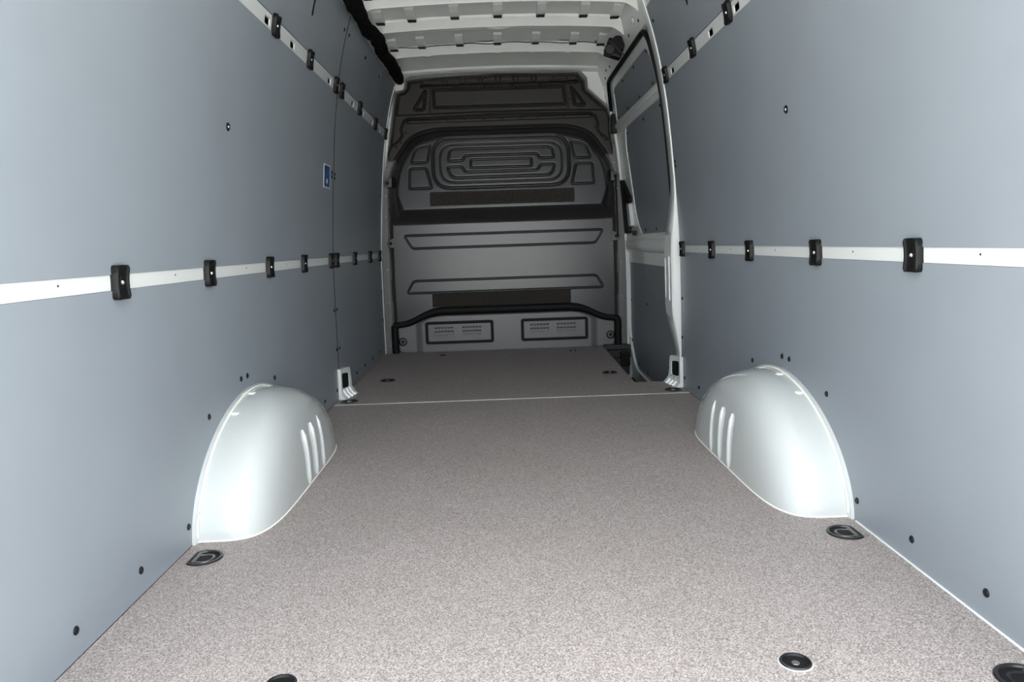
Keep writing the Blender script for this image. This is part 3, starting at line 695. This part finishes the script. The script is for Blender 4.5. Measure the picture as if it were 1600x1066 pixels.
# build three meshes from the one relief
NX, NZ = GX.shape
def closest_on(poly, x, z):
    best = None
    for i in range(len(poly)):
        a, b = poly[i], poly[(i+1) % len(poly)]; e = (b[0]-a[0], b[1]-a[1]); l2 = e[0]**2+e[1]**2
        if l2 < 1e-12: continue
        t = max(0, min(1, ((x-a[0])*e[0]+(z-a[1])*e[1])/l2)); q = (a[0]+t*e[0], a[1]+t*e[1]); dd = (q[0]-x)**2+(q[1]-z)**2
        if best is None or dd < best[0]: best = (dd, q)
    return best[1]
def relief(name, cellmask, m, clip_poly=None, clip_sd=None):
    i, j = np.nonzero(cellmask)
    a = i*NZ+j; quads = np.stack([a, a+NZ, a+NZ+1, a+1], 1)
    used, invq = np.unique(quads, return_inverse=True); quads = invq.reshape(-1, 4)
    X = GX.ravel()[used].copy(); Z = GZ.ravel()[used].copy(); Yv = -D.ravel()[used]
    if clip_poly is not None:
        sd = clip_sd.ravel()[used]
        for k in np.nonzero(sd > 0)[0]: X[k], Z[k] = closest_on(clip_poly, X[k], Z[k])
    me = bpy.data.meshes.new(name); nv, nf = len(used), len(quads)
    me.vertices.add(nv); me.vertices.foreach_set('co', np.stack([X, Yv, Z], 1).astype(np.float32).ravel())
    me.loops.add(nf*4); me.loops.foreach_set('vertex_index', quads.astype(np.int32).ravel())
    me.polygons.add(nf); me.polygons.foreach_set('loop_start', np.arange(0, nf*4, 4, dtype=np.int32)); me.polygons.foreach_set('loop_total', np.full(nf, 4, np.int32))
    me.polygons.foreach_set('use_smooth', np.ones(nf, bool)); me.update(); me.validate()
    o = link(me, name, m, bulk); return o
cell = lambda s_: np.minimum(np.minimum(s_[:-1, :-1], s_[1:, :-1]), np.minimum(s_[:-1, 1:], s_[1:, 1:]))
cen = lambda s_: 0.25*(s_[:-1, :-1]+s_[1:, :-1]+s_[:-1, 1:]+s_[1:, 1:])
in_out = cell(so) < 0; in_main = cen(sm) < 0; in_low = (cen(sl) < -0.006) & in_main
in_top = (cen(si) < 0) & (cen(GZ) > 1.36) & ~in_main
relief('moulded_panel', in_main & ~in_low, 'mould')
relief('lower_panel', in_low, 'vent')
relief('upper_sheet', in_top, 'frame')
relief('flange', in_out & ~in_main & ~in_top, 'flange', OUT, so)
def yat(x, z):
    i = int(round((x-gx[0])/STEP)); j = int(round((z-gz[0])/STEP)); return -float(D[min(max(i, 0), NX-1), min(max(j, 0), NZ-1)])
# felt strips
def felt(x0, x1, z0, z1):
    sheet('felt_strip', [(x0, z0), (x1, z0), (x1, z1), (x0, z1)], [], lambda x, z: (x, yat(x, z)-0.007, z), lambda x, z: (x, yat(x, z)-0.0005, z), 'felt', bulk, cuts=[z0+(z1-z0)*k/6 for k in range(1, 6)], ycuts=[x0+(x1-x0)*k/12 for k in range(1, 12)])
felt(-0.497, 0.496, 1.031, 1.124); felt(-0.523, 0.466, 0.325, 0.421)
# lower black seal
zl = lambda l: [(x, yat(x, 0.35)-0.004, z) for x, z in l]
P = roundpoly([(-0.803, 0.0), (-0.803, 0.212), (-0.70, 0.222), (-0.53, 0.304), (0.53, 0.304), (0.70, 0.222), (0.803, 0.212), (0.803, 0.0)], [0, 0.03, 0.08, 0.09, 0.09, 0.08, 0.03, 0], 6)
dense = []
for a, b in zip(P[:-1], P[1:]):
    c = max(1, int(math.dist(a, b)/0.05)); dense += [(a[0]+(b[0]-a[0])*k/c, a[1]+(b[1]-a[1])*k/c) for k in range(c)]
dense.append(P[-1])
MB().tube([(x, -0.014, z-0.008) for x, z in dense], [0.026+0.007*min(1, max(0, (0.62-abs(x))/0.12)) for x, z in dense], 12).build('lower_seal', 'blacksoft', bulk, smooth=True)
# vent plates
for xs in (-1, 1):
    x0, x1 = (0.103, 0.586) if xs > 0 else (-0.584, -0.094)
    rr = roundpoly([(x0, 0.057), (x1, 0.057), (x1, 0.219), (x0, 0.219)], 0.02); ri = roundpoly([(x0+.021, 0.077), (x1-.021, 0.077), (x1-.021, 0.199), (x0+.021, 0.199)], 0.006)
    yb = yat(0.35*xs, 0.13)
    vp = sheet('vent_plate', ri, [], lambda x, z: (x, yb-0.007, z), lambda x, z: (x, yb+0.002, z), 'vent', bulk)
    sheet('vent_gasket', rr, [ri], lambda x, z: (x, yb-0.012, z), lambda x, z: (x, yb+0.002, z), 'blacksoft', vp)
    mb = MB(); mh = MB()
    for grp in (0.0, 1.0):
        for r_ in range(3):
            for c_ in range(6):
                cx = (x0+0.075 if grp == 0 else x1-0.215)+0.0235*c_ + 0.0; cz = 0.173-0.027*r_
                if r_ < 2: mb.box((cx-0.0075, yb-0.0085, cz-0.005), (cx+0.0075, yb-0.0060, cz+0.005))
                mh.add([(cx-0.010, yb-0.0065, cz-0.003), (cx+0.010, yb-0.0065, cz-0.003), (cx+0.010, yb-0.0065, cz+0.009), (cx-0.010, yb-0.0065, cz+0.009), (cx-0.008, yb-0.0125, cz-0.001+(-.008 if r_ == 2 else .006)), (cx+0.008, yb-0.0125, cz-0.001+(-.008 if r_ == 2 else .006)), (cx+0.008, yb-0.0125, cz+0.007), (cx-0.008, yb-0.0125, cz+0.007)],
                       [(0, 1, 5, 4), (1, 2, 6, 5), (2, 3, 7, 6), (3, 0, 4, 7), (4, 5, 6, 7)])
    a = mb.build('vent_holes', 'blacksoft', vp); a['kind'] = 'stuff'
    b = mh.build('vent_louvres', 'vent', vp); b['kind'] = 'stuff'
# bolts
def bolt(x, z, me=BOLT, name='bolt', k=1.0):
    y = yat(x, z); return instance(me, name, bulk, Matrix.Translation((x, y, z)) @ Matrix.Rotation(math.radians(90), 4, 'X') @ Matrix.Scale(k, 4))
for k, z in enumerate((0.05, 0.11, 0.36, 0.60, 0.97, 1.12, 1.30)):
    x = np.interp(z, [0, 0.45, 0.79, 1.18, 1.468], [0.840, 0.838, 0.834, 0.814, 0.775])
    bolt(-x, z); bolt(x, z)
for x in (-0.535, -0.36, -0.235, -0.11, 0.02, 0.145, 0.27, 0.445): bolt(x, 1.620, BOLTB, k=0.75)
for x, z in ((-0.632, 1.616), (0.632, 1.620), (-0.655, 1.545), (0.665, 1.545), (-0.690, 1.478), (0.705, 1.487), (-0.725, 1.448), (0.738, 1.455), (-0.485, 1.735), (0.492, 1.735), (-0.52, 1.838), (-0.478, 1.838), (0.49, 1.836), (0.532, 1.836)): bolt(x, z, BOLTB, k=0.75)
for x in (-0.62, -0.55, -0.40, -0.27, -0.14, 0.0, 0.14, 0.27, 0.40, 0.54): bolt(x, 1.917+0.008*(1-(x/0.6)**2)-0.006, BOLT, k=0.55)
# side lugs, tether rod, lower eyes
for xs in (-1, 1):
    for z in (1.203, 0.785):
        lug = MB().loft([[(xs*(0.765), -0.048, z-0.03), (xs*(0.765), -0.048, z+0.045), (xs*0.800, -0.048, z+0.028), (xs*0.822, -0.048, z+0.004), (xs*0.815, -0.048, z-0.022), (xs*0.79, -0.048, z-0.034)], [(xs*(0.765), 0.004, z-0.03), (xs*(0.765), 0.004, z+0.045), (xs*0.800, 0.004, z+0.028), (xs*0.822, 0.004, z+0.004), (xs*0.815, 0.004, z-0.022), (xs*0.79, 0.004, z-0.034)]]).build('lug', 'mould', bulk, bevel=0.004)
        w_ = instance(WASHER, 'lug_bolt', lug, Matrix.Translation((xs*0.797, -0.048, z)) @ Matrix.Rotation(math.radians(90), 4, 'X'))
    e = MB().lathe([(0.030, -0.004), (0.030, 0.006), (0.024, 0.008), (0.022, 0.002), (0.013, 0.002), (0.012, 0.006), (0.0, 0.006)], 20).build('lashing_eye', 'black', bulk, smooth=True)
    e.matrix_basis = Matrix.Translation((xs*0.752, yat(xs*0.752, 0.08)-0.002, 0.079)) @ Matrix.Rotation(math.radians(90), 4, 'X')
    MB().lathe([(0.021, 0.002), (0.021, 0.0035), (0.012, 0.004), (0.0, 0.004)], 16).build('eye_disc', 'flange', e, smooth=True)
MB().tube([(0.797, -0.056, 1.20), (0.802, -0.058, 1.0), (0.806, -0.056, 0.785)], 0.006, 8).build('tether_rod', 'black', bulk, smooth=True)

# ---- small things
# sticker on the left wall panel
st = sheet('sticker', [(3.600, 1.048), (3.738, 1.048), (3.738, 1.158), (3.600, 1.158)], [], surf(-1, -0.0012), surf(-1, 0.0), 'pale')
sheet('sticker_print', [(3.612, 1.054), (3.724, 1.054), (3.724, 1.151), (3.612, 1.151)], [], surf(-1, -0.0017), surf(-1, -0.0012), 'blue', st)
sheet('sticker_print', [(3.665+0.018*math.cos(a*math.pi/8), 1.080+0.012*math.sin(a*math.pi/8)) for a in range(16)], [], surf(-1, -0.0020), surf(-1, -0.0017), 'pale', st)
tag(st, 'blue sticker with pale border on the left wall beside the seam', 'sticker')

# black wrapped cable loom along the left roof edge
pts, rad = [], []
n = 150
for k in range(n+1):
    y = Y0+(5.43-Y0)*k/n
    pts.append((-0.676+0.006*math.sin(y*9), y, 1.888+0.006*math.sin(y*13+1)+0.012*(y > 4.2)))
    rad.append(0.036+0.0018*math.sin(y*17)+random.uniform(-0.0025, 0.0025)+(0.006 if (k % 23) in (0, 1) else 0))
lm = MB().tube(pts, rad, 12).build('cable_loom', 'tape', None, smooth=True)
tag(lm, 'thick black taped cable loom along the left roof edge', 'cable')
# thin wire with black clips along the rear face of the front bow
wr = empty('roof_wire', (0, 4.905, 2.003))
path = []
for k in range(73):
    x = -0.70+1.40*k/72; sag = 0.006*math.sin(k*0.42)*math.sin(k*0.11+1)
    path.append((x, -0.004+0.5*sag, arc(x)-1.97+sag+0.004))
MB().tube(path, 0.0026, 6).build('wire', 'blacksoft', wr, smooth=True)
path2 = [(x, y-0.012, z+0.018+0.008*math.sin(9*x)) for x, y, z in path[10:64]]
MB().tube(path2, 0.0022, 6).build('wire', 'blacksoft', wr, smooth=True)
for x in (-0.64, -0.465, -0.227, 0.005, 0.236, 0.467, 0.625):
    z = arc(x)-1.97+0.006
    MB().box((x-0.018, -0.014, z+0.004), (x+0.018, 0.006, z+0.012)).box((x-0.006, -0.012, z-0.014), (x+0.006, 0.006, z+0.006)).build('wire_clip', 'blacksoft', wr, bevel=0.002)
tag(wr, 'thin black wire clipped along the foremost roof bow', 'wire')
# black housing in the right roof corner
hb = empty('roof_housing', (0.660, 4.50, 1.845))
MB().box((-0.045, -0.03, -0.045), (0.055, 0.05, 0.05)).build('housing_body', 'black', hb, bevel=0.012)
MB().tube([(0.012, -0.045, 0.028), (0.012, -0.01, 0.028), (0.012, 0.04, 0.028)], [0.040, 0.044, 0.044], 18).build('housing_drum', 'black', hb, smooth=True)
MB().tube([(-0.022, -0.046, -0.020), (-0.022, -0.02, -0.020), (-0.022, 0.0, -0.020)], [0.024, 0.030, 0.030], 18).build('housing_cap', 'grey', hb, smooth=True)
MB().tube([(-0.045, -0.05, 0.025), (0.06, -0.05, -0.028)], 0.004, 6).build('housing_rod', 'grey', hb, smooth=True)
hb.rotation_euler = (0, math.radians(18), 0)
tag(hb, 'black plastic housing with round cap in roof corner above sliding door', 'housing')
# pale cable tie hanging on the front left panel
ct = MB().tube([(-(wx(1.842)-0.010), 4.785, 1.842), (-(wx(1.79)-0.008), 4.81, 1.79), (-(wx(1.74)-0.006), 4.85, 1.74), (-(wx(1.705)-0.005), 4.88, 1.705)], 0.0035, 8).build('cable_tie', 'flange', None, smooth=True)
tag(ct, 'pale loose cable tie end hanging below the cable loom', 'cable tie')
